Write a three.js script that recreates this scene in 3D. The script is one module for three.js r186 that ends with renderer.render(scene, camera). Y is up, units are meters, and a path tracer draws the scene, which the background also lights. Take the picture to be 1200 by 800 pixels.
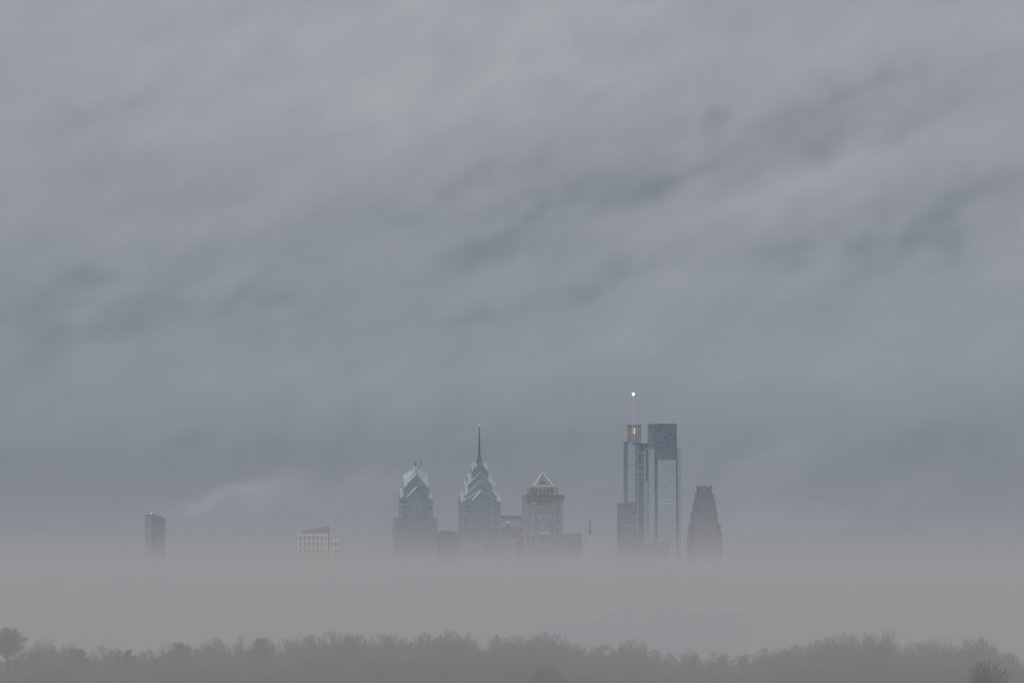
import * as THREE from 'three';
import { mergeGeometries } from 'three/addons/utils/BufferGeometryUtils.js';
import { ImprovedNoise } from 'three/addons/math/ImprovedNoise.js';

// ---------------------------------------------------------------- camera, sky, sun, exposure
const scene = new THREE.Scene();
const CITY = 5000, MPP = 1.29, F = CITY / MPP;         // the towers stand about 5 km off, where one photo pixel spans 1.29 m
const EYE = 105, HORIZON = 675;                          // eye height above the river plain; photo row of the eye level
const PITCH = Math.atan((HORIZON - 400) / F);
const camera = new THREE.PerspectiveCamera(2 * Math.atan(400 / F) * 180 / Math.PI, 1.5, 0.5, 40000);
camera.position.set(0, EYE, 0);
camera.rotation.set(PITCH, 0, 0);
scene.add(camera);

const noise3 = new ImprovedNoise();
const smooth = (a, b, x) => { const t = Math.min(1, Math.max(0, (x - a) / (b - a))); return t * t * (3 - 2 * t); };
const lerp = (a, b, t) => a + (b - a) * t;
function fbm(x, y, z, oct) {
  let s = 0, a = 0.5;
  for (let i = 0; i < oct; i++, a *= 0.53, x = x * 2.03 + 17.1, y = y * 2.03 + 5.7) s += a * noise3.noise(x, y, z + i * 3.3);
  return s;
}
// clouds of the low stratus deck: [u, v, half length, half width, slope, amount], u and v in thousandths of a radian from the middle of the view and above the horizon
const K = 1000 / F;
const wisps = [
  // thin places of the deck, where its blue-grey shows: small ones, then broad ones, then the paler rolls and plumes
  ...[[807, 168, 7], [845, 153, 8], [887, 140, 7], [940, 133, 6], [982, 121, 7], [1024, 126, 10], [1041, 161, 7], [968, 175, 5], [1090, 144, 4], [957, 301, 10], [982, 277, 7], [1038, 277, 8], [1073, 298, 10], [1104, 249, 7], [1129, 280, 8], [1150, 228, 5], [1188, 221, 6], [877, 298, 4], [1178, 67, 5], [1080, 60, 3],
    [424, 259, 7], [470, 262, 9], [505, 234, 7], [582, 203, 7], [624, 185, 5], [610, 259, 10], [589, 273, 8], [638, 241, 8], [680, 220, 7], [722, 189, 6], [750, 224, 11], [774, 203, 8], [568, 294, 4], [666, 339, 9], [659, 367, 7], [725, 315, 8], [701, 329, 7], [519, 381, 9], [463, 378, 7], [550, 367, 6], [610, 350, 4],
    [17, 164, 8], [85, 149, 7], [127, 130, 7], [212, 225, 8], [259, 227, 5], [217, 193, 5], [25, 308, 7], [127, 317, 7], [119, 363, 9], [183, 359, 8], [140, 393, 7], [208, 291, 5], [280, 355, 8], [300, 334, 6], [357, 372, 6], [370, 266, 6], [289, 283, 5], [361, 244, 5]].map(([x, y, k]) => [x, y, 58, 14, -0.42, k * .056]),
  [1000, 150, 200, 44, -0.30, .42], [1060, 280, 160, 44, -0.30, .42], [640, 250, 240, 52, -0.35, .46], [690, 335, 120, 30, -0.4, .2], [20, 375, 110, 44, -0.25, .75], [160, 350, 170, 46, -0.2, .35],
  [540, 525, 190, 34, -0.05, .5], [300, 520, 150, 30, -0.05, .5], [120, 560, 170, 50, 0, .5], [720, 560, 150, 50, -0.1, .25], [1100, 560, 150, 42, -0.10, .5], [1190, 520, 90, 40, -0.2, .4], [850, 540, 40, 22, -0.5, .3], [975, 545, 36, 24, -0.2, .3],
  [620, 45, 330, 70, 0, -.30], [500, 120, 260, 40, -0.1, -.25], [840, 250, 110, 30, -0.30, -.25], [960, 215, 130, 24, -0.3, -.3], [880, 400, 240, 50, -0.1, -.2], [420, 440, 200, 36, -0.1, -.2], [1080, 430, 180, 34, -0.1, -.25], [460, 310, 90, 20, -0.3, -.2],
  ...[[205, 597, 14], [228, 591, 17], [252, 585, 20], [276, 578, 22], [300, 566, 26], [322, 556, 28], [342, 562, 26], [362, 578, 28], [392, 586, 30], [320, 585, 34], [430, 578, 30], [452, 566, 24], [852, 562, 16], [872, 552, 20], [896, 540, 24], [918, 532, 26], [940, 540, 24], [880, 576, 34], [925, 580, 34], [690, 530, 26], [660, 545, 24]].map(([x, y, w]) => [x, y, w * 1.25, w * .62, -0.3, x > 800 ? -.26 : w < 23 ? -.8 : -.40]),
  [900, 612, 80, 24, -0.1, -.4], [1020, 625, 90, 20, 0, -.4], [1150, 618, 70, 18, 0, -.3], [440, 622, 60, 20, -0.1, -.35], [700, 615, 50, 30, 0, -.3], [60, 640, 90, 16, 0, -.3], [270, 632, 80, 20, 0, -.3],
].map(([x, y, l, w, s, a]) => [(x - 600) * K, (HORIZON - y) * K, l * K, w * K, -s, a]);
{
  const W = 4096, H = 2048, data = new Float32Array(W * H * 4);
  const levels = [[0, .214], [.02, .215], [.034, .222], [.048, .252], [.067, .280], [.093, .296], [.119, .313], [.145, .335], [.17, .346], [.35, .352], [.6, .50], [1, .68]];
  const table = (x) => { for (let k = 1; k < levels.length; k++) if (x <= levels[k][0]) { const [a, b] = [levels[k - 1], levels[k]]; return lerp(a[1], b[1], (x - a[0]) / (b[0] - a[0])); } return levels.at(-1)[1]; };
  const put = (i, r, g, b) => { data[i] = r; data[i + 1] = g; data[i + 2] = b; data[i + 3] = 1; };
  for (let row = 0; row < H; row++) {
    const up = ((row + 0.5) / H - 0.5) * Math.PI, v = Math.tan(Math.min(Math.max(up, -0.2), 1.2)) * 1000, s = Math.sin(Math.max(up, 0));
    // the overcast brightens with height, quickly near the horizon and slowly up to the zenith
    const base = table(s), blue = 1 - smooth(0.01, 0.15, s);
    for (let col = 0; col < W; col++) {
      const i = (row * W + col) * 4;
      if (up < -0.01) { put(i, .22, .22, .225); continue; }
      const az = ((col + 0.5) / W - 0.5) * 2 * Math.PI;   // atan2(z, x); the view looks along -z
      let a = az + Math.PI / 2; if (a > Math.PI) a -= 2 * Math.PI;
      const u = a * 1000, fine = up < 0.35;
      // streaks that rise to the right; the two ends of the round are blended behind the camera
      const field = (uu) => {
        const p = uu * 0.94 + v * 0.34, q = v * 0.94 - uu * 0.34;
        const wx = fbm(p * 0.010, q * 0.018, 3.1, fine ? 3 : 2) * 40, wy = fbm(p * 0.010, q * 0.018, 9.7, fine ? 3 : 2) * 26;
        return [fbm((p + wx) * 0.0075, (q + wy) * 0.026, 1.7, fine ? 6 : 3), fbm((p + wx) * 0.017, (q + wy) * 0.062, 6.2, fine ? 4 : 2), wx, wy];
      };
      let [n1, n2, wx, wy] = field(u);
      const seam = smooth(2.5, Math.PI, Math.abs(a)) * 0.5;
      if (seam > 0) { const o = field(u - Math.sign(a) * 2000 * Math.PI); n1 = lerp(n1, o[0], seam); n2 = lerp(n2, o[1], seam); }
      // ragged detail of the cloud edges
      const fp = u * 0.9 + v * 0.44, fq = v * 0.9 - u * 0.44, near = fine && Math.abs(a) < 0.6;
      const n3 = fine ? fbm(fp * 0.05, fq * 0.11, 12.4, near ? 4 : 2) : 0, rx = near ? fbm(fp * 0.07, fq * 0.10, 20.4, 3) * 16 : 0, ry = near ? fbm(fp * 0.07, fq * 0.10, 27.1, 3) * 10 : 0;
      let d = 0.30 * n1 + 0.22 * n2 + 0.26 * n3, g = 0;
      if (up < 0.3 && Math.abs(a) < 0.3) for (const [wu, wv, l, w, sl, am] of wisps) {
        const dx = u + wx * 0.22 + rx - wu, dy = v + wy * 0.22 + ry - wv - sl * dx;
        const e = (dx * dx) / (l * l) + (dy * dy) / (w * w);
        if (e < 7) g += am * Math.exp(-e);
      }
      if (g) d += g > 0 ? g * Math.max(0.3, 0.85 + 1.7 * n3) * 0.50 : g * Math.max(0.4, 0.9 - 0.9 * n3) * 0.75;
      const k = Math.exp(-d * 0.36), tint = Math.min(1, Math.max(-1, d)) * 0.055;
      const L = base * k;
      put(i, L * (0.946 - 0.100 * blue - tint), L, L * (1.098 + 0.13 * blue + tint));
    }
  }
  const sky = new THREE.DataTexture(data, W, H, THREE.RGBAFormat, THREE.FloatType);
  sky.mapping = THREE.EquirectangularReflectionMapping;
  sky.magFilter = THREE.LinearFilter; sky.needsUpdate = true;
  scene.background = sky; scene.environment = sky;
}

const sun = new THREE.DirectionalLight(0xfff8f0, 1.4);   // veiled by the overcast: high, behind and to the left
sun.position.set(-2600, 5200, 1200); sun.target.position.set(0, 0, -2600);
sun.castShadow = true; sun.shadow.radius = 60;
Object.assign(sun.shadow.camera, { left: -3000, right: 3000, top: 4000, bottom: -4000, near: 10, far: 16000 });
scene.add(sun, sun.target);

const renderer = new THREE.WebGLRenderer({ antialias: true });
renderer.toneMapping = THREE.LinearToneMapping;
renderer.toneMappingExposure = 1.0;
renderer.shadowMap.enabled = true;
scene.fog = new THREE.FogExp2(new THREE.Color().setRGB(0.998, 0.981, 0.986), 9.4e-4);   // the fog bank: lies over the plain up to about the eye level

// ---------------------------------------------------------------- helpers
let seed = 7;
const rnd = () => { seed = (seed + 0x6D2B79F5) | 0; let t = Math.imul(seed ^ (seed >>> 15), 1 | seed); t = (t + Math.imul(t ^ (t >>> 7), 61 | t)) ^ t; return ((t ^ (t >>> 14)) >>> 0) / 4294967296; };
const rr = (a, b) => a + (b - a) * rnd();
const CP = Math.cos(PITCH), SP = Math.sin(PITCH);
function at(px, py, depth) {                              // photo pixel at a known distance -> place
  const x = (px - 600) / F, y = (400 - py) / F, wy = y * CP + SP, wz = CP - y * SP, k = depth / wz;
  return new THREE.Vector3(x * k, EYE + wy * k, -depth);
}
const used = {};
const numbered = (n) => { const k = used[n] = (used[n] ?? -1) + 1; return k ? n + '_' + String(k).padStart(3, '0') : n; };
function tag(o, label, category, group, kind) {
  if (label) o.userData.label = label;
  if (category) o.userData.category = category;
  if (group) o.userData.group = group;
  if (kind) o.userData.kind = kind;
  return o;
}
function thing(name, label, category, pos, turn = 0, group) {
  const o = new THREE.Group(); o.name = numbered(name); o.position.copy(pos); o.rotation.y = turn; scene.add(o);
  return tag(o, label, category, group);
}
function metreUV(g) {                                     // uv in metres, laid on each face along its own axes
  if (g.index) g = g.toNonIndexed();
  const p = g.attributes.position, uv = new Float32Array(p.count * 2), a = new THREE.Vector3(), b = new THREE.Vector3(), c = new THREE.Vector3();
  for (let i = 0; i < p.count; i += 3) {
    a.fromBufferAttribute(p, i); b.fromBufferAttribute(p, i + 1).sub(a); c.fromBufferAttribute(p, i + 2).sub(a);
    b.cross(c); const x = Math.abs(b.x), y = Math.abs(b.y), z = Math.abs(b.z);
    for (let k = i; k < i + 3; k++) {
      const flat = y > 2 * Math.max(x, z);
      uv[k * 2] = x > z ? p.getZ(k) : p.getX(k); uv[k * 2 + 1] = flat ? (x > z ? p.getX(k) : p.getZ(k)) : p.getY(k);
    }
  }
  g.setAttribute('uv', new THREE.BufferAttribute(uv, 2));
  return g;
}
function flatG(g) { g = metreUV(g); g.deleteAttribute('normal'); g.computeVertexNormals(); return g; }
const box = (x0, x1, y0, y1, z0, z1) => flatG(new THREE.BoxGeometry(x1 - x0, y1 - y0, z1 - z0).translate((x0 + x1) / 2, (y0 + y1) / 2, (z0 + z1) / 2));
function poly(verts, faces) {                             // closed body from corner points and convex faces
  const pos = [];
  for (const f of faces) for (let i = 1; i + 1 < f.length; i++) for (const k of [f[0], f[i], f[i + 1]]) pos.push(...verts[k]);
  const g = new THREE.BufferGeometry(); g.setAttribute('position', new THREE.Float32BufferAttribute(pos, 3));
  return flatG(g);
}
// a prism over a plan polygon (counter-clockwise seen from above), with its own top height at each corner
function prism(plan, y0, tops) {
  const n = plan.length, v = [], f = [];
  plan.forEach(([x, z]) => v.push([x, y0, z])); plan.forEach(([x, z], i) => v.push([x, typeof tops === 'number' ? tops : tops[i], z]));
  for (let i = 0; i < n; i++) { const j = (i + 1) % n; f.push([i, j, n + j, n + i]); }
  f.push(plan.map((_, i) => n + i), plan.map((_, i) => n - 1 - i));
  return poly(v, f);
}
// four-sided frustum
const frustum = (w0, d0, w1, d1, y0, y1, cx = 0, cz = 0) => poly(
  [[-w0, y0, d0], [w0, y0, d0], [w0, y0, -d0], [-w0, y0, -d0], [-w1, y1, d1], [w1, y1, d1], [w1, y1, -d1], [-w1, y1, -d1]].map(([x, y, z]) => [x + cx, y, z + cz]),
  [[0, 1, 5, 4], [1, 2, 6, 5], [2, 3, 7, 6], [3, 0, 4, 7], [4, 5, 6, 7], [3, 2, 1, 0]]);
function bar(a, b, r, sides = 4, r2 = r) {
  const A = new THREE.Vector3(...a), B = new THREE.Vector3(...b), d = B.clone().sub(A), g = new THREE.CylinderGeometry(r2, r, d.length(), sides, 1);
  g.applyQuaternion(new THREE.Quaternion().setFromUnitVectors(new THREE.Vector3(0, 1, 0), d.normalize())); g.translate((A.x + B.x) / 2, (A.y + B.y) / 2, (A.z + B.z) / 2);
  return flatG(g);
}
function part(parent, name, geoms, material, kind) {
  const g = Array.isArray(geoms) ? (geoms.length > 1 ? mergeGeometries(geoms) : geoms[0]) : geoms;
  const m = new THREE.Mesh(g, material); m.name = name; m.castShadow = m.receiveShadow = true; parent.add(m);
  if (kind) m.userData.kind = kind;
  return m;
}
// ---------------------------------------------------------------- materials
function panelTexture(seed0, cols, rows, spread, line, lineTone) {   // panes of a curtain wall: each a little different, with joints; sub-pixel from here
  const c = cols * 4, r = rows * 4, d = new Uint8Array(c * r * 4), keep = seed; seed = seed0;
  const tone = []; for (let k = 0; k < cols * rows; k++) tone.push(1 - spread * rnd() * (rnd() < 0.18 ? 1.6 : 0.8));
  seed = keep;
  for (let y = 0; y < r; y++) for (let x = 0; x < c; x++) {
    const t = tone[(y >> 2) * cols + (x >> 2)], joint = (y & 3) === 0 || (line > 1 && (x & 3) === 0), k = (y * c + x) * 4, v = Math.max(0, Math.min(255, 255 * (joint ? t * lineTone : t)));
    d[k] = v * .99; d[k + 1] = v; d[k + 2] = v; d[k + 3] = 255;
  }
  const t = new THREE.DataTexture(d, c, r); t.colorSpace = THREE.SRGBColorSpace; t.wrapS = t.wrapT = THREE.RepeatWrapping; t.magFilter = THREE.LinearFilter; t.needsUpdate = true;
  return t;
}
function facade(rgb, { metal = 0, rough = 0.5, seedN = 1, spread = 0.22, line = 1, lineTone = 0.8, paneW = 3, paneH = 4, cols = 32, rows = 32 } = {}) {
  const t = panelTexture(seedN, cols, rows, spread, line, lineTone); t.repeat.set(1 / (cols * paneW), 1 / (rows * paneH));
  return new THREE.MeshStandardMaterial({ color: new THREE.Color().setRGB(...rgb), metalness: metal, roughness: rough, map: t });
}
const plain = (r, g, b, rough = 0.8, metal = 0) => new THREE.MeshStandardMaterial({ color: new THREE.Color().setRGB(r, g, b), roughness: rough, metalness: metal });
const M = {
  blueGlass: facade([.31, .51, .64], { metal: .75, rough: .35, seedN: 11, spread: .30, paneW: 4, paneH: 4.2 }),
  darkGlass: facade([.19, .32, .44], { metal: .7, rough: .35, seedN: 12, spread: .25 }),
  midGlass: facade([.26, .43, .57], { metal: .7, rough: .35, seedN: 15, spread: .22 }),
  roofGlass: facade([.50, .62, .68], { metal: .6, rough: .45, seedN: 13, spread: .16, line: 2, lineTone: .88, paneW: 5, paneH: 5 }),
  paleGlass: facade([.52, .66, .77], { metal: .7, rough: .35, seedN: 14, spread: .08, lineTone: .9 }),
  granite: facade([.20, .29, .40], { rough: .7, seedN: 16, spread: .3, line: 2, lineTone: .7, paneW: 4.5, paneH: 4 }),  // bluish airlight tint mixed into the granite colour
  stone: facade([.38, .47, .57], { rough: .8, seedN: 17, spread: .35, line: 2, lineTone: .75, paneW: 4, paneH: 4 }),  // blue raised in the colour to stand in for distant haze
  darkStone: facade([.24, .34, .46], { rough: .8, seedN: 18, spread: .35, line: 2, lineTone: .7, paneW: 4, paneH: 4 }),  // base colour carries painted blue haze
  paleStone: plain(.74, .73, .70), trim: plain(.74, .76, .77, .5), steel: plain(.15, .19, .24, .5, .4), darkMetal: plain(.065, .09, .12, .6, .3), concrete: plain(.56, .55, .53),
  window: plain(.06, .075, .09, .2), mast: plain(.62, .56, .44, .5), roof: plain(.15, .15, .155), red: plain(.35, .13, .11),
  bark: plain(.11, .10, .092, .95), twig: plain(.125, .117, .110, .95), needle: plain(.030, .042, .036, .9), litter: plain(.10, .085, .068, 1),
};
const glow = (r, g, b, k) => new THREE.MeshStandardMaterial({ color: 0x111111, emissive: new THREE.Color().setRGB(r, g, b), emissiveIntensity: k });
const redGlow = glow(1, .42, .34, 2.6), whiteGlow = glow(1, .93, .8, 14), warmGlow = glow(1, .80, .55, .9);
function lamp(parent, name, x, y, z, r, material, color, cd) {
  const m = part(parent, name, new THREE.SphereGeometry(r, 12, 8).translate(x, y, z), material);
  const l = new THREE.PointLight(color, cd); l.name = 'beacon_light'; l.position.set(x, y + r * .2, z + r + 0.3); l.castShadow = true; l.shadow.radius = r * 50; parent.add(l);
  return m;
}

// ---------------------------------------------------------------- terrain
const GROUND = 10;                                       // river plain under the city
function land(x, z) {
  const d = -z, r = Math.hypot(x, z);
  const near = 103.2 - 12 * smooth(3, 60, r) - 48 * smooth(60, 900, r);            // the hill under the viewer
  const bump = noise3.noise(x * .004, z * .004, .5) * 3 + noise3.noise(x * .013, z * .013, 4.5) * 1.2;
  const ridge = 21.5 * Math.exp(-((d - 1120) ** 2) / (2 * 230 * 230)) * (1 + 0.07 * Math.sin(x * .011 + 1));   // the wooded rise
  const fall = smooth(1250, 3300, d);
  return lerp(near + ridge + bump * smooth(20, 300, r) * 0.6, GROUND, fall);
}
{
  const xs = [], zs = [];
  for (let x = -15000; x < -600; x += x < -3000 ? 1500 : 300) xs.push(x); for (let x = -600; x <= 600; x += 15) xs.push(x); for (let x = 900; x <= 15000; x += x < 3000 ? 300 : 1500) xs.push(x);
  for (let z = 4000; z > 60; z -= 400) zs.push(z); for (let z = 60; z > -60; z -= 6) zs.push(z); for (let z = -60; z > -1700; z -= 15) zs.push(z); for (let z = -1700; z > -4200; z -= 150) zs.push(z); for (let z = -4200; z >= -22000; z -= 1500) zs.push(z);
  const pos = [], uv = [], idx = [], nx = xs.length;
  for (const z of zs) for (const x of xs) { pos.push(x, land(x, z), z); uv.push(x, z); }
  for (let j = 0; j + 1 < zs.length; j++) for (let i = 0; i + 1 < nx; i++) { const a = j * nx + i, b = a + 1, c = a + nx, d = c + 1; idx.push(a, b, c, b, d, c); }
  const g = new THREE.BufferGeometry(); g.setAttribute('position', new THREE.Float32BufferAttribute(pos, 3)); g.setAttribute('uv', new THREE.Float32BufferAttribute(uv, 2)); g.setIndex(idx); g.computeVertexNormals();
  const n = 128, d = new Uint8Array(n * n * 4);
  for (let y = 0; y < n; y++) for (let x = 0; x < n; x++) { const v = 190 + 60 * fbm(x * .11, y * .11, 2, 4) + rr(-22, 22), k = (y * n + x) * 4; d[k] = v; d[k + 1] = v * .97; d[k + 2] = v * .93; d[k + 3] = 255; }
  const t = new THREE.DataTexture(d, n, n); t.colorSpace = THREE.SRGBColorSpace; t.wrapS = t.wrapT = THREE.RepeatWrapping; t.magFilter = THREE.LinearFilter; t.repeat.set(1 / 37, 1 / 37); t.needsUpdate = true;
  const m = M.litter.clone(); m.map = t;
  const o = new THREE.Mesh(g, m); o.name = 'terrain'; o.receiveShadow = true; o.userData.kind = 'structure'; scene.add(o);
}

// ---------------------------------------------------------------- the towers
// S(px, depth): a builder frame: x(px), y(py) give metres in the tower's own axes from photo readings
function tower(cx, depth, label, category = 'skyscraper', turn = 0, name = 'skyscraper') {
  const p = at(cx, HORIZON, depth); p.y = land(p.x, -depth) - 0.5;
  const o = thing(name, label, category, p, turn, undefined);
  return { o, s: depth / F, x: (px) => (px - cx) * depth / F, y: (py) => at(cx, py, depth).y - p.y };
}
// a storey with a gable on each of its four sides: walls, roof planes and the two sets apart
function crossGable(w, d, y0, ridge, rise, apex = ridge) {
  const e = ridge - rise, walls = [], roofs = [];
  const wall = (pts) => walls.push(poly(pts, [pts.map((_, i) => i)]));
  wall([[-w, y0, d], [w, y0, d], [w, e, d], [0, ridge, d], [-w, e, d]]);
  wall([[w, y0, -d], [-w, y0, -d], [-w, e, -d], [0, ridge, -d], [w, e, -d]]);
  wall([[w, y0, d], [w, y0, -d], [w, e, -d], [w, ridge, 0], [w, e, d]]);
  wall([[-w, y0, -d], [-w, y0, d], [-w, e, d], [-w, ridge, 0], [-w, e, -d]]);
  const C = [0, apex, 0];
  for (const [a, b] of [[1, 1], [-1, 1], [1, -1], [-1, -1]]) {
    const corner = [a * w, e, b * d], f = [0, ridge, b * d], s = [a * w, ridge, 0];
    const t1 = a * b > 0 ? [corner, f, C] : [corner, C, f], t2 = a * b > 0 ? [corner, C, s] : [corner, s, C];
    const face = (t) => poly(t, [[0, 1, 2]]);
    roofs.push(face([t1[0], t1[2], t1[1]]), face([t2[0], t2[2], t2[1]]));
  }
  return { walls, roofs, e };
}
// bright metal edging along the two slopes of the front gable
function rake(w, d, e, ridge, r, side) { return bar([side * w, e, d + r * .3], [0, ridge, d + r * .3], r, 4); }

{ // gabled tower without a spire
  const T = tower(486.5, 5050, 'blue glass tower with stepped gables and a pointed glass roof, no spire', 'skyscraper', 0.10);
  const { o, s, x, y } = T, r1 = y(571), w1 = 19.3 * s, w2 = 14.6 * s;
  part(o, 'podium', [box(-25.5 * s, 24 * s, 0, y(606.5), -24 * s, 22 * s)], M.midGlass);
  part(o, 'podium_shoulder', [box(-10 * s, 20 * s, y(606.5), y(602), -16 * s, 20.5 * s)], M.midGlass);
  for (let k = 0; k < 4; k++) part(o, 'floor_band', [box(-25.9 * s, 24.4 * s, y(609 + k * 8), y(608.2 + k * 8), 21 * s, 22.6 * s)], M.steel);
  part(o, 'shaft', [box(-w1 * .72, w1 * .72, y(606.5), y(585), -w1 * 1.04, w1 * 1.05), box(-w1, -w1 * .72, y(606.5), y(585), -w1 * .9, w1 * .9), box(w1 * .72, w1, y(606.5), y(585), -w1 * .9, w1 * .9)], M.blueGlass);
  const a = crossGable(w1, w1 * .9, y(585), r1, 20 * s * .78), b = crossGable(w2, w2, y(585) - 6, y(557), 16 * s, y(545.4));
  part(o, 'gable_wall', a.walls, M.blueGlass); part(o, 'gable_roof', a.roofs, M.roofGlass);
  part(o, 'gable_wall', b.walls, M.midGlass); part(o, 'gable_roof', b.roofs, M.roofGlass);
  const c = crossGable(11 * s, w1 * 1.12, y(606.5), y(571), 11.5 * s);
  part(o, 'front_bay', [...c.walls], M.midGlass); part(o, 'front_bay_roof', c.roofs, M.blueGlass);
  part(o, 'gable_trim', rake(11 * s, w1 * 1.12, y(582.5), y(571), 1.0, -1), M.trim);
  part(o, 'gable_trim', rake(11 * s, w1 * 1.12, y(582.5), y(571), .7, 1), M.steel);
  part(o, 'ridge_cap', bar([0, y(557), w2], [0, y(545.3), 0], .7), M.steel);
  for (const sd of [-1, 1]) part(o, 'gable_trim', rake(w2, w2, y(557) - 16 * s, y(557), .5, sd), M.darkGlass);
  part(o, 'finial', [bar([0, y(546), 0], [0, y(540.8), 0], 1.1, 6, .5), box(-1.6, 1.4, y(544), y(542.4), -1, 1)], M.darkMetal);
  part(o, 'maintenance_crane', [bar([2.5 * s, y(550), 3], [5.6 * s, y(544), 3], .55), bar([5.6 * s, y(544), 3], [7.3 * s, y(539), 3], .5), bar([5.6 * s, y(544), 3], [5.0 * s, y(540), 3], .35)], M.red);
}
{ // gabled tower with the spire
  const T = tower(561.5, 5000, 'blue glass tower with four stepped gable tiers and a tall needle spire', 'skyscraper', 0.10);
  const { o, s, x, y } = T;
  const tiers = [[23.4, 575, 14, 1.0], [18, 563.6, 17, 1.0], [13.8, 554, 13.5, 1.0], [9.7, 541.8, 10.2, 1.0]];
  part(o, 'shaft', [box(-17 * s, 17 * s, 0, y(590), -23.4 * s, 23.6 * s), box(-23.4 * s, -17 * s, 0, y(590), -20 * s, 20 * s), box(17 * s, 23.4 * s, 0, y(590), -20 * s, 20 * s)], M.blueGlass);
  tiers.forEach(([w, ridge, rise], k) => {
    const y0 = k ? y(tiers[k - 1][1]) - tiers[k - 1][2] * s * 1.05 : y(590), c = crossGable(w * s, w * s * (k ? .96 : .86), y0, y(ridge), rise * s);
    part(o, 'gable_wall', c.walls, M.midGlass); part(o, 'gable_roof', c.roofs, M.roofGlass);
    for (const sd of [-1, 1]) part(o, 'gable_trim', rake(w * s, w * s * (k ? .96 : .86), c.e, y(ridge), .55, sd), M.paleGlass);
  });
  const c = crossGable(10.5 * s, 23.6 * s * 1.02, y(640), y(575.4), 12 * s);
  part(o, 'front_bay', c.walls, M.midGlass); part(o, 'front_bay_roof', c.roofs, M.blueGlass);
  part(o, 'gable_trim', rake(10.5 * s, 23.6 * s * 1.03, y(587), y(575.2), 1.0, -1), M.trim);
  for (const [px, r] of [[-17, .7], [17, .6]]) part(o, 'corner_pier', bar([px * s, 0, 23.8 * s], [px * s, y(586), 23.8 * s], r), M.steel);
  for (const py of [609, 617.5, 627]) part(o, 'floor_band', box(-17.2 * s, 17.2 * s, y(py), y(py - .8), 23.5 * s, 23.9 * s), M.paleGlass);
  const sp = part(o, 'spire', [frustum(3.6 * s, 3.6 * s, 1.5 * s, 1.5 * s, y(544), y(533)), bar([0, y(533), 0], [0, y(515), 0], 1.9, 6, 1.35), bar([0, y(515), 0], [0, y(498.5), 0], 1.25, 6, .5)], M.darkMetal);
  [527, 521, 515, 509].forEach((py, k) => part(sp, 'spire_collar', flatG(new THREE.CylinderGeometry(2.3 - k * .3, 2.3 - k * .3, 1, 8).translate(0, y(py), 0)), M.darkMetal));
  lamp(o, 'beacon_lamp', 0, y(498), 0, .6, redGlow, 0xff5030, 20);
}
{ // stone tower with lattice pyramid
  const T = tower(636, 5030, 'grey stone tower with pale corner piers and an open lattice pyramid on top', 'skyscraper', 0.12);
  const { o, s, x, y } = T, w = 21.6 * s;
  part(o, 'shaft', [box(-w, w, 0, y(581), -w * .9, w * .9)], facade([.42, .58, .74], { metal: .4, rough: .5, seedN: 51, spread: .3, line: 2, lineTone: .8 }));  // blue of the far haze put into the shaft colour
  for (const [px, wd] of [[-22, 2.2], [-12.5, 1.6], [-4, .8], [4, .8], [12, 1], [19.5, 2]]) part(o, 'pier', box((px - wd) * s, (px + wd) * s, 0, y(587), w * .9 - .5, w * .9 + 1.6), M.stone);
  for (const px of [-8.5, -6.3, 0, 2, 6.4, 8.6, 15.5]) part(o, 'mullion', box((px - .3) * s, (px + .3) * s, 0, y(587), w * .9 - .5, w * .9 + .8), M.stone);
  for (const py of [590, 596]) part(o, 'stone_band', box(-w - .4, w + .4, y(py + 1), y(py), w * .9 - .5, w * .9 + 1.1), M.stone);
  part(o, 'cornice', [box(-w - .8, w + .8, y(582), y(580), -w * .92, w * .92 + 1.6)], M.darkMetal);
  for (let k = 0; k < 12; k++) part(o, 'cornice_bracket', box(-w + k * w / 5.6 - .3, -w + k * w / 5.6 + 2.6, y(587), y(582), w * .9, w * .95 + 1.5), M.steel);
  part(o, 'corner_turret', box(-w - 3.4, -w + 2.6, 0, y(580.5), w * .3, w * .86), M.stone);
  part(o, 'upper_storey', [box(-13.5 * s, 13.5 * s, y(580), y(570.5), -13 * s, 13 * s)], M.stone);
  for (const px of [-10, -5.5, -1, 3.5, 8]) part(o, 'upper_window', box(px * s, (px + 2.6) * s, y(578.5), y(573), 12.8 * s, 13.06 * s), M.window);
  for (const sx of [-1, 1]) for (const sz of [-1, 1]) part(o, 'corner_post', [box(sx * 15.3 * s - .9, sx * 15.3 * s + .9, y(580), y(571.5), sz * 14 * s - .9, sz * 14 * s + .9)], M.darkMetal);
  part(o, 'pyramid_base', box(-12 * s, 12 * s, y(570.5), y(568.4), -12 * s, 12 * s), M.concrete);
  const B = 10.6 * s, yb = y(568.4), yt = y(553.6);
  const corners = [[-B, B], [B, B], [B, -B], [-B, -B]];
  for (const [a, b] of corners) part(o, 'pyramid_rib', bar([a, yb, b], [0, yt, 0], .8), M.trim);
  for (let k = 1; k < 5; k++) { const f = 1 - k / 5, yy = lerp(yb, yt, k / 5); part(o, 'pyramid_ring', corners.map(([a, b], i) => { const n = corners[(i + 1) % 4]; return bar([a * f, yy, b * f], [n[0] * f, yy, n[1] * f], .3); }), M.concrete); }
  corners.forEach(([a, b], i) => { const n = corners[(i + 1) % 4]; for (let k = 1; k < 5; k++) part(o, 'pyramid_lattice', bar([lerp(a, n[0], k / 5), yb, lerp(b, n[1], k / 5)], [0, yt, 0], .25), M.steel); });
  part(o, 'pyramid_core', frustum(B * .55, B * .55, .4, .4, yb, lerp(yb, yt, .6)), M.darkStone);
  part(o, 'flagpole', bar([0, yt - 1, 0], [0, yt + 3, 0], .3), M.steel);
}
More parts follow.
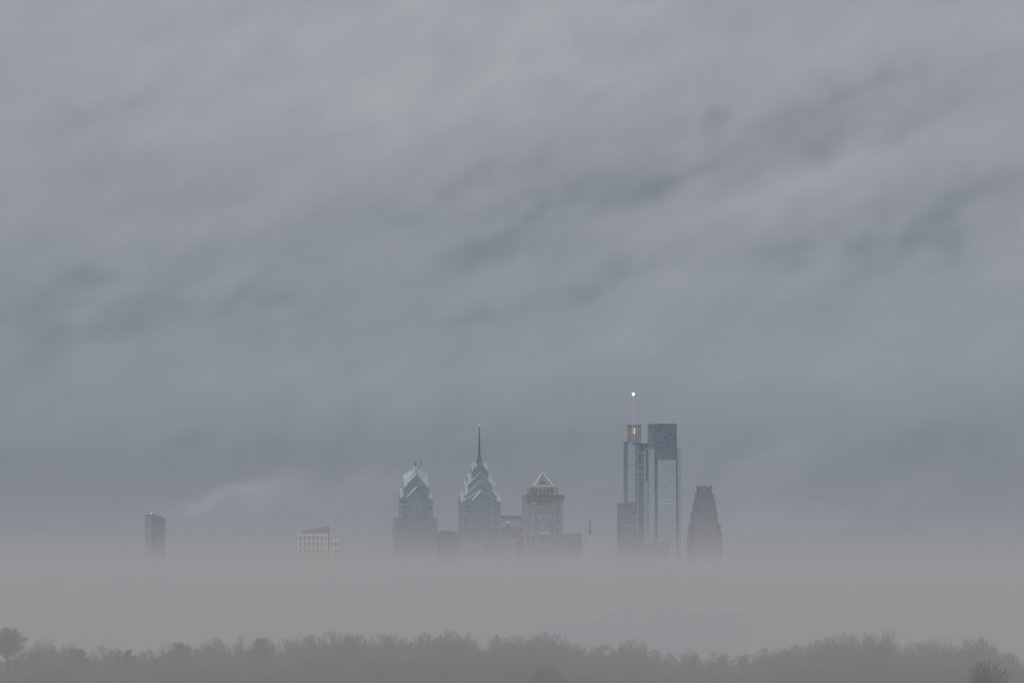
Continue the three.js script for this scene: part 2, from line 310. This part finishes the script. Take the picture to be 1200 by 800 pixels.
{ // tallest tower with the lit mast
  const T = tower(746, 4990, 'tallest glass tower with zigzag bracing, a lantern block and a lit mast', 'skyscraper', 0);
  const { o, s, x, y } = T, D = 17 * s;
  part(o, 'core', box(x(733), x(760), 0, y(521), -D, D - 1), M.midGlass);
  part(o, 'west_slab', box(x(731.6), x(737), 0, y(518), -D * .9, D * .8), M.darkGlass);
  part(o, 'light_panel', box(x(735.8), x(744.6), y(588.5), y(519.5), D * .6, D + 1), M.paleGlass);
  for (const py of [530, 546, 556, 570]) part(o, 'panel_joint', box(x(736), x(744.4), y(py), y(py - .5), D + .8, D + 1.25), M.midGlass);
  part(o, 'panel_edge', box(x(744.6), x(746.2), y(590), y(520), D * .6, D + .4), M.darkGlass);
  part(o, 'pale_fin', box(x(746.6), x(747.6), y(640), y(520.5), D * .6, D + 1.4), M.paleGlass);
  part(o, 'dark_column', box(x(748), x(754.3), 0, y(521.5), D * .5, D + .6), M.darkGlass);
  for (const py of [532, 545, 553, 560]) part(o, 'column_band', box(x(748), x(754.3), y(py), y(py - .7), D + .4, D + .95), M.paleGlass);
  part(o, 'pale_strip', box(x(754.3), x(756.4), 0, y(528), D * .5, D + 1), M.paleGlass);
  part(o, 'dark_strip', box(x(756.4), x(759.8), y(563.7), y(536.5), D * .5, D + .3), M.darkGlass);
  part(o, 'lower_strip', box(x(756.4), x(760), 0, y(563.7), D * .5, D + .5), M.paleGlass);
  part(o, 'roof_slab', box(x(741), x(760.6), y(521.6), y(520), -D, D + 1.2), M.darkMetal);
  const ys = [604, 616.6, 629, 641.5];
  part(o, 'bracing_bay', box(x(732), x(747), 0, y(590), D * .6, D + .3), M.darkGlass);
  ys.forEach((py, k) => {
    part(o, 'bracing_beam', bar([x(731.8), y(py), D + 1], [x(747), y(py), D + 1], .5), M.paleGlass);
    if (k < 3) part(o, 'bracing_diagonal', bar([x(747), y(py), D + 1], [x(732), y(ys[k + 1]), D + 1], .5), M.paleGlass);
  });
  part(o, 'lantern', [box(x(735.8), x(751.8), y(522), y(498.4), -D * .55, D * .4)], facade([.36, .40, .44], { metal: .4, rough: .5, seedN: 31, spread: .2, line: 2, lineTone: .85 }));
  part(o, 'lantern_rim', box(x(735.4), x(752.2), y(499.2), y(498), -D * .57, D * .43), M.steel);
  const mx0 = x(741.2), mx1 = x(744.2), mz = D * .42;
  const mast = part(o, 'mast', [bar([mx0, y(517), mz], [mx0 + .6, y(468), mz], .42), bar([mx1, y(517), mz], [mx1 - .6, y(468), mz], .42), bar([x(742.6), y(468), mz], [x(742.6), y(463), mz], .5)], M.mast);
  for (let k = 0; k < 12; k++) part(mast, 'mast_rung', bar([mx0 + .1, y(510 - k * 3.6), mz], [mx1 - .1, y(510 - k * 3.6), mz], .3), M.mast);
  for (const py of [475, 481, 487, 493]) for (const mx of [mx0 + .4, mx1 - .4]) part(o, 'mast_lamp', new THREE.SphereGeometry(.42, 8, 6).translate(mx, y(py), mz + .5), warmGlow);
  for (const py of [503.5, 507]) lamp(o, 'mast_lamp', x(743.8), y(py), mz + 1, .9, glow(1, .85, .65, 1.6), 0xffd0a0, 15);
  lamp(o, 'beacon_lamp', x(742.5), y(462), mz, 1.6, whiteGlow, 0xfff0d8, 120);
}
{ // tapered glass slab
  const T = tower(777, 4960, 'tapering pale glass tower with a dark flat-topped crown', 'skyscraper', 0);
  const { o, s, x, y } = T, D = 15 * s;
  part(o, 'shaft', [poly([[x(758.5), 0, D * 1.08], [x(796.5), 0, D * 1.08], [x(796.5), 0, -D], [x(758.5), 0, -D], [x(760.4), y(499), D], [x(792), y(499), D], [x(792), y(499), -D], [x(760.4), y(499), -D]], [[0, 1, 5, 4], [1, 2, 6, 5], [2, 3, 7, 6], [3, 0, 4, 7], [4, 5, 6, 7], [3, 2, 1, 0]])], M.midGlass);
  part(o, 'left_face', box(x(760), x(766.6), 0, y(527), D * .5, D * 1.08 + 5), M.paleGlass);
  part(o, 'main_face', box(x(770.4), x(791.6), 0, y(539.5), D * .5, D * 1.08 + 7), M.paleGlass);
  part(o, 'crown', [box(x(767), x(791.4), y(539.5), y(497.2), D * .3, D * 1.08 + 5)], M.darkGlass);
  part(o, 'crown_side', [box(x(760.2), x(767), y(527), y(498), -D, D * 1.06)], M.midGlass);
  part(o, 'crown_rim', prism([[x(760.4), D * 1.09], [x(791.8), D * 1.09], [x(791.8), -D], [x(760.4), -D]], y(499), [y(497.6), y(497.2), y(496.6), y(496.8)]), M.steel);
  part(o, 'edge_fin', poly([[x(793.4), y(650), D * 1.1], [x(794.6), y(650), D * 1.1], [x(794.6), y(650), D * .9], [x(793.4), y(650), D * .9], [x(791.6), y(497.5), D * 1.1], [x(792.8), y(497.5), D * 1.1], [x(792.8), y(497.5), D * .9], [x(791.6), y(497.5), D * .9]], [[0, 1, 5, 4], [1, 2, 6, 5], [2, 3, 7, 6], [3, 0, 4, 7], [4, 5, 6, 7], [3, 2, 1, 0]]), M.darkGlass);
  part(o, 'right_flank', box(x(792.2), x(798), 0, y(525), -D * .8, D * .95), M.paleGlass);
  for (const py of [586, 590.5]) part(o, 'light_band', box(x(770.6), x(788), y(py), y(py - .8), D * 1.08 + 6.8, D * 1.08 + 7.4), M.trim);
}
{ // stepped granite tower
  const T = tower(826, 4980, 'dark stepped granite tower with a notched flat cap, beside the pale tapering tower', 'skyscraper', 0);
  const { o, s, x, y } = T;
  const st = [[817.2, 834.2, 570.6], [815.6, 836.4, 578], [814, 838, 584.5], [812.4, 839.6, 591], [810.2, 841.2, 601], [807.6, 844, 613], [806, 846, 625]];
  st.forEach(([a, b, top], k) => { const low = k + 1 < st.length ? y(st[k + 1][2]) - 3 : 0, h = (b - a) / 2 * s; part(o, 'stepped_tier', [box(x(a), x(b), low, y(top), -h * .72, h * .72), box(x(a) + h * .28, x(b) - h * .28, low, y(top) - 1, -h, h)], M.granite); });
  part(o, 'cap', [box(x(817), x(819), y(570.7), y(569.4), -8 * s, 8.2 * s), box(x(832.5), x(834.6), y(570.7), y(569), -8 * s, 8.2 * s), box(x(824), x(827), y(570.7), y(568.8), -3, 3), box(x(816.8), x(834.6), y(572), y(570.5), -8.7 * s, 8.7 * s)], M.darkMetal);
}
{ // slanted-top glass tower at the side
  const T = tower(180.5, 5060, 'dark faceted glass tower with a slanted roof and red beacon, standing apart', 'skyscraper', 0);
  const { o, s, x, y } = T;
  const plan = [[x(169.4), 4], [x(178), 15], [x(192.2), 5], [x(192), -16], [x(171), -16]];
  part(o, 'shaft', prism(plan, 0, [y(604), y(602.6), y(607.4), y(606.6), y(602.6)]), M.darkGlass);
  part(o, 'left_facet', poly([[x(169.5), 0, 5], [x(177.6), 0, 15.3], [x(177.6), y(603.4), 15.3], [x(169.5), y(604.6), 5]], [[0, 1, 2, 3]]), facade([.28, .37, .50], { metal: .5, rough: .4, seedN: 44 }));
  part(o, 'facet_seam', bar([x(178), 0, 15.4], [x(178.4), y(603), 15.4], .6), M.midGlass);
  part(o, 'facet_seam', bar([x(182.2), 0, 12.6], [x(180.2), y(603.6), 14.2], .6), M.midGlass);
  part(o, 'roof_parapet', [bar([x(178), y(602.6), 15], [x(192.2), y(607.4), 5], .9), bar([x(169.4), y(604), 4], [x(178), y(602.6), 15], .9)], M.darkMetal);
  lamp(o, 'beacon_lamp', x(176.6), y(601.6), 8, 1.0, redGlow, 0xff5030, 60);
}
{ // pale grid-fronted block with slanted roof
  const T = tower(374, 4900, 'pale concrete grid tower with a dark slanted penthouse and a lower wing', 'skyscraper', 0);
  const { o, s, x, y } = T, D = 14;
  part(o, 'frame', box(x(350), x(384), 0, y(625.6), -D, D - 1.2), M.concrete);
  part(o, 'wing', box(x(386.2), x(399.6), 0, y(631.4), -D, D - 4.2), M.concrete);
  part(o, 'link', box(x(383.9), x(386.4), 0, y(630), -D, D - 12), M.concrete);
  part(o, 'penthouse', prism([[x(354), D - 2], [x(385.6), D - 2], [x(385.6), -D * .7], [x(354), -D * .7]], y(625.6), [y(622.3), y(616.4), y(616.4), y(622.3)]), M.steel);
  part(o, 'penthouse_end', box(x(382.2), x(385.8), y(634), y(616.2), -2, D - 1.6), M.midGlass);
  const colsA = [350.2, 355, 360, 365, 370, 375, 379.8, 383.2], colsB = [387.4, 391.2, 395.2, 398.8];
  for (const px of colsA) part(o, 'pier', box(x(px) - .95, x(px) + .95, 0, y(625.4), D - 1.3, D), M.paleStone);
  for (const px of colsB) part(o, 'pier', box(x(px) - .8, x(px) + .8, 0, y(631.2), D - 4.3, D - 3), M.paleStone);
  for (let k = 0; k < 7; k++) {
    const py = 626.2 + k * 7.4;
    part(o, 'spandrel', box(x(350), x(384), y(py + 1.3), y(py), D - 1.3, D - .3), M.paleStone);
    for (let c = 0; c < 7; c++) part(o, 'window', box(x(colsA[c]) + 1.6, x(colsA[c + 1]) - 1.6, y(py + 6.8), y(py + 1.9), D - 1.3, D - 1.0), M.window);
    if (k) { part(o, 'spandrel', box(x(386), x(399.6), y(py + 1.3), y(py), D - 4.3, D - 3.3), M.paleStone);
      for (let c = 0; c < 3; c++) part(o, 'window', box(x(colsB[c]) + 1.3, x(colsB[c + 1]) - 1.3, y(py + 6.8), y(py + 1.9), D - 4.3, D - 4.0), M.window); }
  }
}
{ // small domed stone tower far behind
  const T = tower(691.5, 5200, 'small dark domed stone tower topped by a statue, rising alone from the fog', 'tower', 0);  // city hall tower; called skyscraper so the fog box leaves it out
  const { o, s, x, y } = T;
  part(o, 'shaft', [box(-4 * s, 4 * s, 0, y(637), -4 * s, 4 * s), box(-2.2 * s, 2.2 * s, y(637), y(626), -2.2 * s, 2.2 * s)], plain(.52, .57, .62));  // shaft colour paled toward the sky, in place of fog over it
  part(o, 'dome', flatG(new THREE.LatheGeometry([[1.9, 626], [1.8, 622], [1.5, 620], [1.2, 617], [.8, 614.5], [0.01, 614]].map(([r, py]) => new THREE.Vector2(r * s, y(py))), 10)), M.darkMetal);
  part(o, 'statue', [flatG(new THREE.LatheGeometry([[.8, 614.6], [.75, 612.6], [.65, 611.2], [.3, 610.4], [.4, 609.6], [.4, 609.2], [.01, 608.6]].map(([r, py]) => new THREE.Vector2(r * s, y(py))), 8)), bar([.6 * s, y(611.4), 0], [1.5 * s, y(612.2), .6], .4)], M.darkMetal);
}
// lower blocks between the towers; the fog box skips the name skyscraper and ends above the plainer names
{
  let T = tower(525, 5150, 'low dark office tower between the two gabled towers', 'skyscraper');
  part(T.o, 'block', box(T.x(508), T.x(541), 0, T.y(623.5), -20, 20), M.darkStone);
  part(T.o, 'roof_edge', box(T.x(507.6), T.x(541), T.y(624.4), T.y(623), -20.4, 20.5), M.roof);
  part(T.o, 'rooftop_plant', box(T.x(517), T.x(528), T.y(623.2), T.y(621.4), -8, 6), M.roof);

  T = tower(598, 5160, 'flat-topped pale block with a dark roof slab and red beacon, behind the spired tower', 'skyscraper');
  part(T.o, 'block', box(T.x(583), T.x(613), 0, T.y(617.4), -20, 20), M.darkStone);
  part(T.o, 'screen_wall', box(T.x(584), T.x(613), T.y(617.4), T.y(606), -16, 15), M.paleGlass);
  part(T.o, 'roof_slab', box(T.x(583), T.x(613.5), T.y(606), T.y(604.2), -19, 19), M.steel);
  part(T.o, 'beacon_post', box(T.x(594), T.x(596), T.y(617.4), T.y(613.4), 15, 18), M.steel);
  lamp(T.o, 'beacon_lamp', T.x(595), T.y(612.4), 17, .75, redGlow, 0xff5030, 20);

  T = tower(572, 4780, 'broad pale block with a dark ribbon of windows, in front of the spired tower', 'skyscraper');
  part(T.o, 'block', box(T.x(541), T.x(605), 0, T.y(631.5), -16, 16), M.stone);
  part(T.o, 'ribbon_window', box(T.x(565), T.x(599), T.y(642.5), T.y(637), 15.6, 16.4), M.window);
  for (let k = 0; k < 7; k++) part(T.o, 'mullion', box(T.x(568 + k * 4.5), T.x(568.7 + k * 4.5), T.y(642.5), T.y(637), 16.3, 16.8), M.concrete);
  part(T.o, 'floor_band', box(T.x(545), T.x(600), T.y(647.6), T.y(646.4), 15.6, 16.4), M.darkStone);

  T = tower(656, 4800, 'wide banded office slab in front of the lattice-pyramid tower', 'skyscraper');
  part(T.o, 'block', [box(T.x(630), T.x(646), 0, T.y(625.6), -16, 16), box(T.x(646), T.x(682), 0, T.y(627), -16, 15)], M.darkStone);
  part(T.o, 'roof_edge', box(T.x(632), T.x(645), T.y(626), T.y(623.4), -8, 16.2), M.concrete);
  part(T.o, 'roof_edge', box(T.x(655), T.x(668), T.y(627), T.y(625.6), -8, 14), M.roof);
  part(T.o, 'roof_edge', box(T.x(670), T.x(681), T.y(627), T.y(624.8), -8, 14), M.roof);
  for (let k = 0; k < 4; k++) part(T.o, 'stone_band', box(T.x(630), T.x(682), T.y(633 + k * 5), T.y(632 + k * 5), 15.4, 16.5), M.stone);

  T = tower(727.5, 5120, 'narrow grey slab behind the braced tower', 'skyscraper');
  part(T.o, 'block', box(T.x(723.2), T.x(733), 0, T.y(590.5), -14, 14), M.midGlass);
  part(T.o, 'roof_edge', box(T.x(723), T.x(733), T.y(591), T.y(589.6), -14.3, 14.3), M.steel);

  T = tower(772, 4800, 'low dark block at the foot of the pale tapering tower', 'skyscraper');
  part(T.o, 'block', box(T.x(756), T.x(783.6), 0, T.y(636.6), -16, 16), M.darkStone);
  part(T.o, 'roof_edge', box(T.x(768), T.x(784), T.y(637), T.y(635.2), -16.3, 16.3), M.roof);

  T = tower(790, 4790, 'small block beside the low dark block under the tapering tower', 'building', 0, 'office_building');
  part(T.o, 'block', box(T.x(783.9), T.x(797), 0, T.y(664.6), -14, 14), M.darkStone);
  part(T.o, 'roof_edge', box(T.x(783.8), T.x(797.4), T.y(665), T.y(664), -14.3, 14.3), M.roof);

  for (const [a, b, top, dep, lab] of [[52, 68, 671, 4700, 'faint low block deep in the fog, left of the slanted glass tower'], [128, 156, 667, 4650, 'faint wide block deep in the fog by the slanted glass tower'], [190, 200, 666, 4700, 'faint narrow block at the foot of the slanted glass tower']]) {
    T = tower((a + b) / 2, dep, lab, 'building', 0, 'office_building');
    part(T.o, 'block', box(T.x(a), T.x(b), 0, T.y(top), -12, 12), M.darkStone);
    part(T.o, 'rooftop_plant', box(T.x(lerp(a, b, .3)), T.x(lerp(a, b, .7)), T.y(top), T.y(top - 1.6), -6, 6), M.roof);
  }
  T = tower(768, 3450, 'long low hall barely showing through the fog beyond the trees', 'building', 0, 'long_hall');
  part(T.o, 'block', box(T.x(706), T.x(874), 0, T.y(718), -20, 20), M.darkStone);
  part(T.o, 'low_wing', box(T.x(652), T.x(706), 0, T.y(729), -20, 16), M.darkStone);
  part(T.o, 'rooftop_plant', box(T.x(722), T.x(738), T.y(718), T.y(710.5), -8, 8), M.roof);
  part(T.o, 'roof_edge', box(T.x(706), T.x(876), T.y(718.6), T.y(717), -20.5, 20.6), M.roof);
}

// ---------------------------------------------------------------- trees
class Twigs {
  constructor() { this.p = []; this.n = []; this.i = []; }
  tube(a, b, ra, rb, sides) {
    const d = b.clone().sub(a).normalize(), u = new THREE.Vector3(Math.abs(d.y) > .9 ? 1 : 0, Math.abs(d.y) > .9 ? 0 : 1, 0).cross(d).normalize(), w = d.clone().cross(u), s = this.p.length / 3;
    for (const [c, r] of [[a, ra], [b, rb]]) for (let k = 0; k < sides; k++) {
      const t = k / sides * Math.PI * 2, x = u.x * Math.cos(t) + w.x * Math.sin(t), y = u.y * Math.cos(t) + w.y * Math.sin(t), z = u.z * Math.cos(t) + w.z * Math.sin(t);
      this.p.push(c.x + x * r, c.y + y * r, c.z + z * r); this.n.push(x, y, z);
    }
    for (let k = 0; k < sides; k++) { const j = (k + 1) % sides; this.i.push(s + k, s + j, s + sides + j, s + k, s + sides + j, s + sides + k); }
  }
  tri(a, b, c) { const s = this.p.length / 3, n = b.clone().sub(a).cross(c.clone().sub(a)).normalize(); for (const v of [a, b, c]) { this.p.push(v.x, v.y, v.z); this.n.push(n.x, n.y, n.z); } this.i.push(s, s + 1, s + 2); }
  geometry() { const g = new THREE.BufferGeometry(); g.setAttribute('position', new THREE.Float32BufferAttribute(this.p, 3)); g.setAttribute('normal', new THREE.Float32BufferAttribute(this.n, 3)); g.setIndex(this.i); return g; }
}
const V = (x, y, z) => new THREE.Vector3(x, y, z);
const jitter = (d, k) => d.clone().add(V(rr(-1, 1), rr(-1, 1), rr(-1, 1)).multiplyScalar(k)).normalize();
// a leafless broadleaf tree 1 unit tall-ish in metres; `wide` is how far the limbs lean out, `fine` how many orders of twigs
function bareTree(sd, H, wide, levels, kids, thin = .02) {
  seed = sd;
  const wood = new Twigs(), twigs = new Twigs();
  function grow(p, dir, len, r, lv) {
    const out = lv >= 2 ? twigs : wood, sides = lv === 0 ? 6 : lv === 1 ? 4 : 3, segs = lv === 0 ? 3 : lv >= levels - 1 ? 1 : 2;
    let a = p.clone(), d = dir.clone(), ra = r;
    for (let k = 0; k < segs; k++) {
      d = jitter(d, lv ? .16 : .05); d.y += lv ? .05 : 0; d.normalize();
      const b = a.clone().addScaledVector(d, len / segs), e = Math.hypot(b.x / (H * .34 * wide), (b.y - H * .60) / (H * .40), b.z / (H * .34 * wide));
      if (lv > 1 && e > 1) b.lerp(a, Math.min(.88, (e - 1) * 3.5 + rr(0, .15)));
      const rb = Math.max(r * (1 - .42 * (k + 1) / segs), thin);
      out.tube(a, b, ra, rb, sides);
      if (lv < levels) {
        const n = k === segs - 1 ? (lv === 0 ? 4 : lv === levels - 1 ? 4 : 3) : (lv === 0 ? (k === 0 ? 0 : 2) : kids);
        for (let c = 0; c < n; c++) {
          const q = a.clone().lerp(b, k === segs - 1 && c < 2 ? 1 : rr(.15, 1)), t = rr(0, Math.PI * 2), lean = rr(.35, .95) * wide * (lv === 0 ? 1.0 : 1.0);
          const side = V(Math.cos(t), 0, Math.sin(t)).multiplyScalar(lean), nd = d.clone().add(side); nd.y += lv ? .10 : .05; nd.normalize();
          grow(q, nd, len * (lv === 0 ? rr(.62, .9) : rr(.5, .78)), Math.max(rb * rr(.5, .72), thin), lv + 1);
        }
      }
      a = b; ra = rb;
    }
  }
  grow(V(0, -.8, 0), V(0, 1, 0), H * .40, H * .017, 0);
  // fit to the wanted height
  const g = [wood.geometry(), twigs.geometry()]; let top = 0;
  const ys = []; for (let k = 1; k < twigs.p.length; k += 21) ys.push(twigs.p[k]); ys.sort((p, q) => p - q); top = ys[Math.floor(ys.length * .985)];
  g.forEach((q) => q.scale(1, H / top, 1));
  return g;
}
function evergreen(sd, H, R, shape, clumps) {              // needles in tufts on real limbs
  seed = sd;
  const wood = new Twigs(), leaf = new Twigs();
  wood.tube(V(0, -.8, 0), V(rr(-.2, .2), H * .93, 0), H * .018, H * .004, 6);
  const limbs = []; for (let k = 0; k < 30; k++) { const f = .3 + .66 * (k + rnd()) / 30; limbs.push({ t: k * 2.4 + rr(-.4, .4), h: H * f - R * .3, len: R * Math.pow(1.04 - f, .38) * rr(.55, 1.2), rise: rr(.15, .9) }); }
  for (let k = 0; k < clumps; k++) {
    let c;
    if (shape === 'round') { const t = rr(0, 6.283), u = rnd() ** .25, cy = rr(-1, 1), q = Math.sqrt(1 - cy * cy) * u; const un = 0.88 + .36 * Math.sin(2 * t + 1 + cy * 4) * Math.sin(5 * t + cy * 7); c = V(Math.cos(t) * q * R * un, H - R * .70 + cy * u * R * .70, Math.sin(t) * q * R); if (c.y < H * .5) continue; }
    else if (k % 7 === 0) c = V(rr(-.35, .35), H * rr(.5, .93), rr(-.35, .35));
    else { const L = limbs[k % limbs.length], q = rr(.2, 1) * L.len; c = V(Math.cos(L.t) * q + rr(-.2, .2), L.h + q * L.rise + rr(-.2, .2), Math.sin(L.t) * q + rr(-.2, .2)); }
    if (rnd() < .35) wood.tube(V(0, Math.max(H * .3, c.y - R * .35), 0), c, .06, .015, 3);
    for (let j = 0; j < 44; j++) {
      const q = c.clone().add(V(rr(-1, 1), rr(-.6, .8), rr(-1, 1)).multiplyScalar(R * (shape === 'round' ? .13 : .11))), d = jitter(V(0, .35, 0), 1), e = jitter(d, .8);
      leaf.tri(q, q.clone().addScaledVector(d, rr(.25, .5)), q.clone().addScaledVector(e, rr(.14, .3)));
    }
  }
  if (shape === 'round') for (const [t, hh, l] of [[0.1, .62, 1.0], [2.6, .56, .9], [.5, .5, .95], [3.4, .60, .9], [5, .56, 1], [0.2, .44, .85], [3.0, .46, .9], [1.5, .5, .8], [4.4, .42, .9], [6, .53, .7]]) {
    const tip = V(Math.cos(t) * R * l, H * hh + R * .42, Math.sin(t) * R * l * .5); wood.tube(V(0, H * hh, 0), tip, .16, .04, 4);
    for (let j = 0; j < 260; j++) { const q = V(0, H * hh, 0).lerp(tip, rr(.45, 1.05)).add(V(rr(-.5, .5), rr(-.3, .5), rr(-.5, .5))), d = jitter(V(0, .35, 0), 1); leaf.tri(q, q.clone().addScaledVector(d, .38), q.clone().addScaledVector(jitter(d, .8), .18)); }
  }
  return [wood.geometry(), leaf.geometry()];
}
function treeThing(name, label, geos, leafMat, px, pyTop, depth, H, turn, group, category = 'tree') {
  const p = at(px, pyTop, depth), g = land(p.x, p.z), k = Math.max(.55, Math.min(1.5, (p.y - g) / H));
  const o = thing(name, label, category, V(p.x, g - .3, p.z), turn, group); o.scale.set(lerp(1, k, .6), k, lerp(1, k, .6));
  part(o, 'trunk', geos[0], M.bark); part(o, 'crown', geos[1], leafMat);
  return o;
}
const profile = [[0, 764], [30, 760], [42, 755], [60, 749], [80, 750], [95, 756], [115, 757], [140, 754], [160, 762], [185, 757], [210, 749], [225, 753], [240, 748], [265, 748], [278, 755], [290, 749], [303, 744], [320, 751], [345, 749], [370, 742], [400, 742], [430, 743], [455, 743], [475, 746], [490, 741], [515, 737], [535, 735], [546, 749], [565, 743], [600, 741], [620, 739], [640, 739], [655, 744], [680, 754], [700, 754], [720, 756], [745, 752], [760, 758], [790, 764], [820, 766], [850, 763], [870, 764], [880, 760], [905, 757], [925, 750], [945, 753], [970, 749], [1000, 745], [1020, 741], [1035, 742], [1045, 748], [1060, 751], [1090, 752], [1110, 749], [1130, 750], [1150, 747], [1170, 752], [1180, 760], [1200, 767], [1400, 770]];
const crest = (x) => { for (let i = 1; i < profile.length; i++) if (x <= profile[i][0]) { const [a, b] = [profile[i - 1], profile[i]]; return lerp(a[1], b[1], (x - a[0]) / (b[0] - a[0])); } return 768; };
const HT = 19;
const bare = [[101, .95], [202, .85], [303, 1.1], [404, .75], [505, 1.0], [606, .9]].map(([s, w]) => bareTree(s, HT, w, 5, 2));
{
  let k = 0;
  for (let px = -14; px < 1206; px += 19) {
    seed = 9000 + k * 13; const jx = rr(-4, 4), dep = rr(1040, 1110), v = Math.floor(rnd() * bare.length), turn = rr(0, 6.28), jy = rnd() < .3 ? rr(2, 6) : rr(-1.5, 2);
    if (![92, 150, 212, 303].some((e) => Math.abs(px + jx - e) < 7)) treeThing('bare_tree', 'leafless grey-brown tree on the crest of the misty wooded ridge', bare[v], M.twig, px + jx, crest(px + jx) + jy, dep, HT, turn, 'bare trees along the ridge');
    k++;
  }
  const tier = evergreen(71, 15, 4.6, 'plume', 380), open = evergreen(72, 16, 5.0, 'plume', 380), round = evergreen(73, 26, 5.6, 'round', 340);
  treeThing('pine_tree', 'tall dark pine with a dense round crown, first tree of the ridge by the gap', round, M.needle, 7.5, 735, 1000, 26, .4, undefined, 'pine');
  treeThing('evergreen_tree', 'dark evergreen standing proud of the bare trees around it on the ridge crest', open, M.needle, 303, 743, 1045, 16, .3);
  treeThing('evergreen_tree', 'bushy dark evergreen on the ridge near the round-crowned pine', tier, M.needle, 92, 756, 1030, 15, 1.3);
  treeThing('evergreen_tree', 'squat dark evergreen in the dip of the ridge below the slanted glass tower', open, M.needle, 150, 757, 1030, 16, 2.3);
  treeThing('evergreen_tree', 'dark evergreen with a flat open top next to the bare trees below the fog-bound blocks', open, M.needle, 212, 748, 1035, 16, 4.3);
  treeThing('evergreen_shrub', 'dark rounded evergreen half hidden low on the slope before the ridge', evergreen(74, 22, 3.2, 'round', 220), M.needle, 641, 781, 830, 22, 1, undefined, 'evergreen');
  const nearTree = bareTree(808, 20, .85, 5, 3, .028);
  treeThing('bare_tree', 'dark leafless treetop on the near slope, clearer than the ridge trees', nearTree, M.bark, 1162, 784, 500, 20, .7);
  // the wood below and behind the crest, too dense to count
  seed = 4242; const filler = mergeGeometries([bareTree(909, HT, .9, 5, 2), bareTree(910, HT, .8, 5, 2)].flat().map((g, i) => g.translate(i < 2 ? -2.5 : 3, 0, i < 2 ? 1 : -2)));
  seed = 777; const mats = [];
  const place = (px, py, dep) => { const p = at(px, py, dep), g = land(p.x, p.z), s = (p.y - g) / HT; if (s < .35) return; const q = new THREE.Quaternion().setFromAxisAngle(V(0, 1, 0), rr(0, 6.28)), w = Math.min(1.15, Math.max(.7, s)); mats.push(new THREE.Matrix4().compose(V(p.x, g - .4, p.z), q, V(w, Math.min(1.35, s), w))); };
  for (let row = 0; row < 9; row++) for (let px = -60; px < 1260; px += 19) { const f = row / 8, x = px + rr(-9, 9); place(x, crest(Math.max(0, x)) + 9 + f * 38 + rr(0, 9), lerp(1090, 800, f) + rr(-14, 14)); }
  for (let row = 0; row < 3; row++) for (let px = -60; px < 1260; px += 22) { const x = px + rr(-9, 9); place(x, crest(Math.max(0, x)) + 11 + rr(0, 8), 1130 + row * 45 + rr(-14, 14)); }
  const im = new THREE.InstancedMesh(filler, M.twig, mats.length); mats.forEach((m, i) => im.setMatrixAt(i, m)); im.name = 'woodland'; im.castShadow = im.receiveShadow = true; scene.add(im);
  tag(im, 'dense leafless wood filling the slope below the ridge crest', 'woodland', undefined, 'stuff');
}
renderer.render(scene, camera);
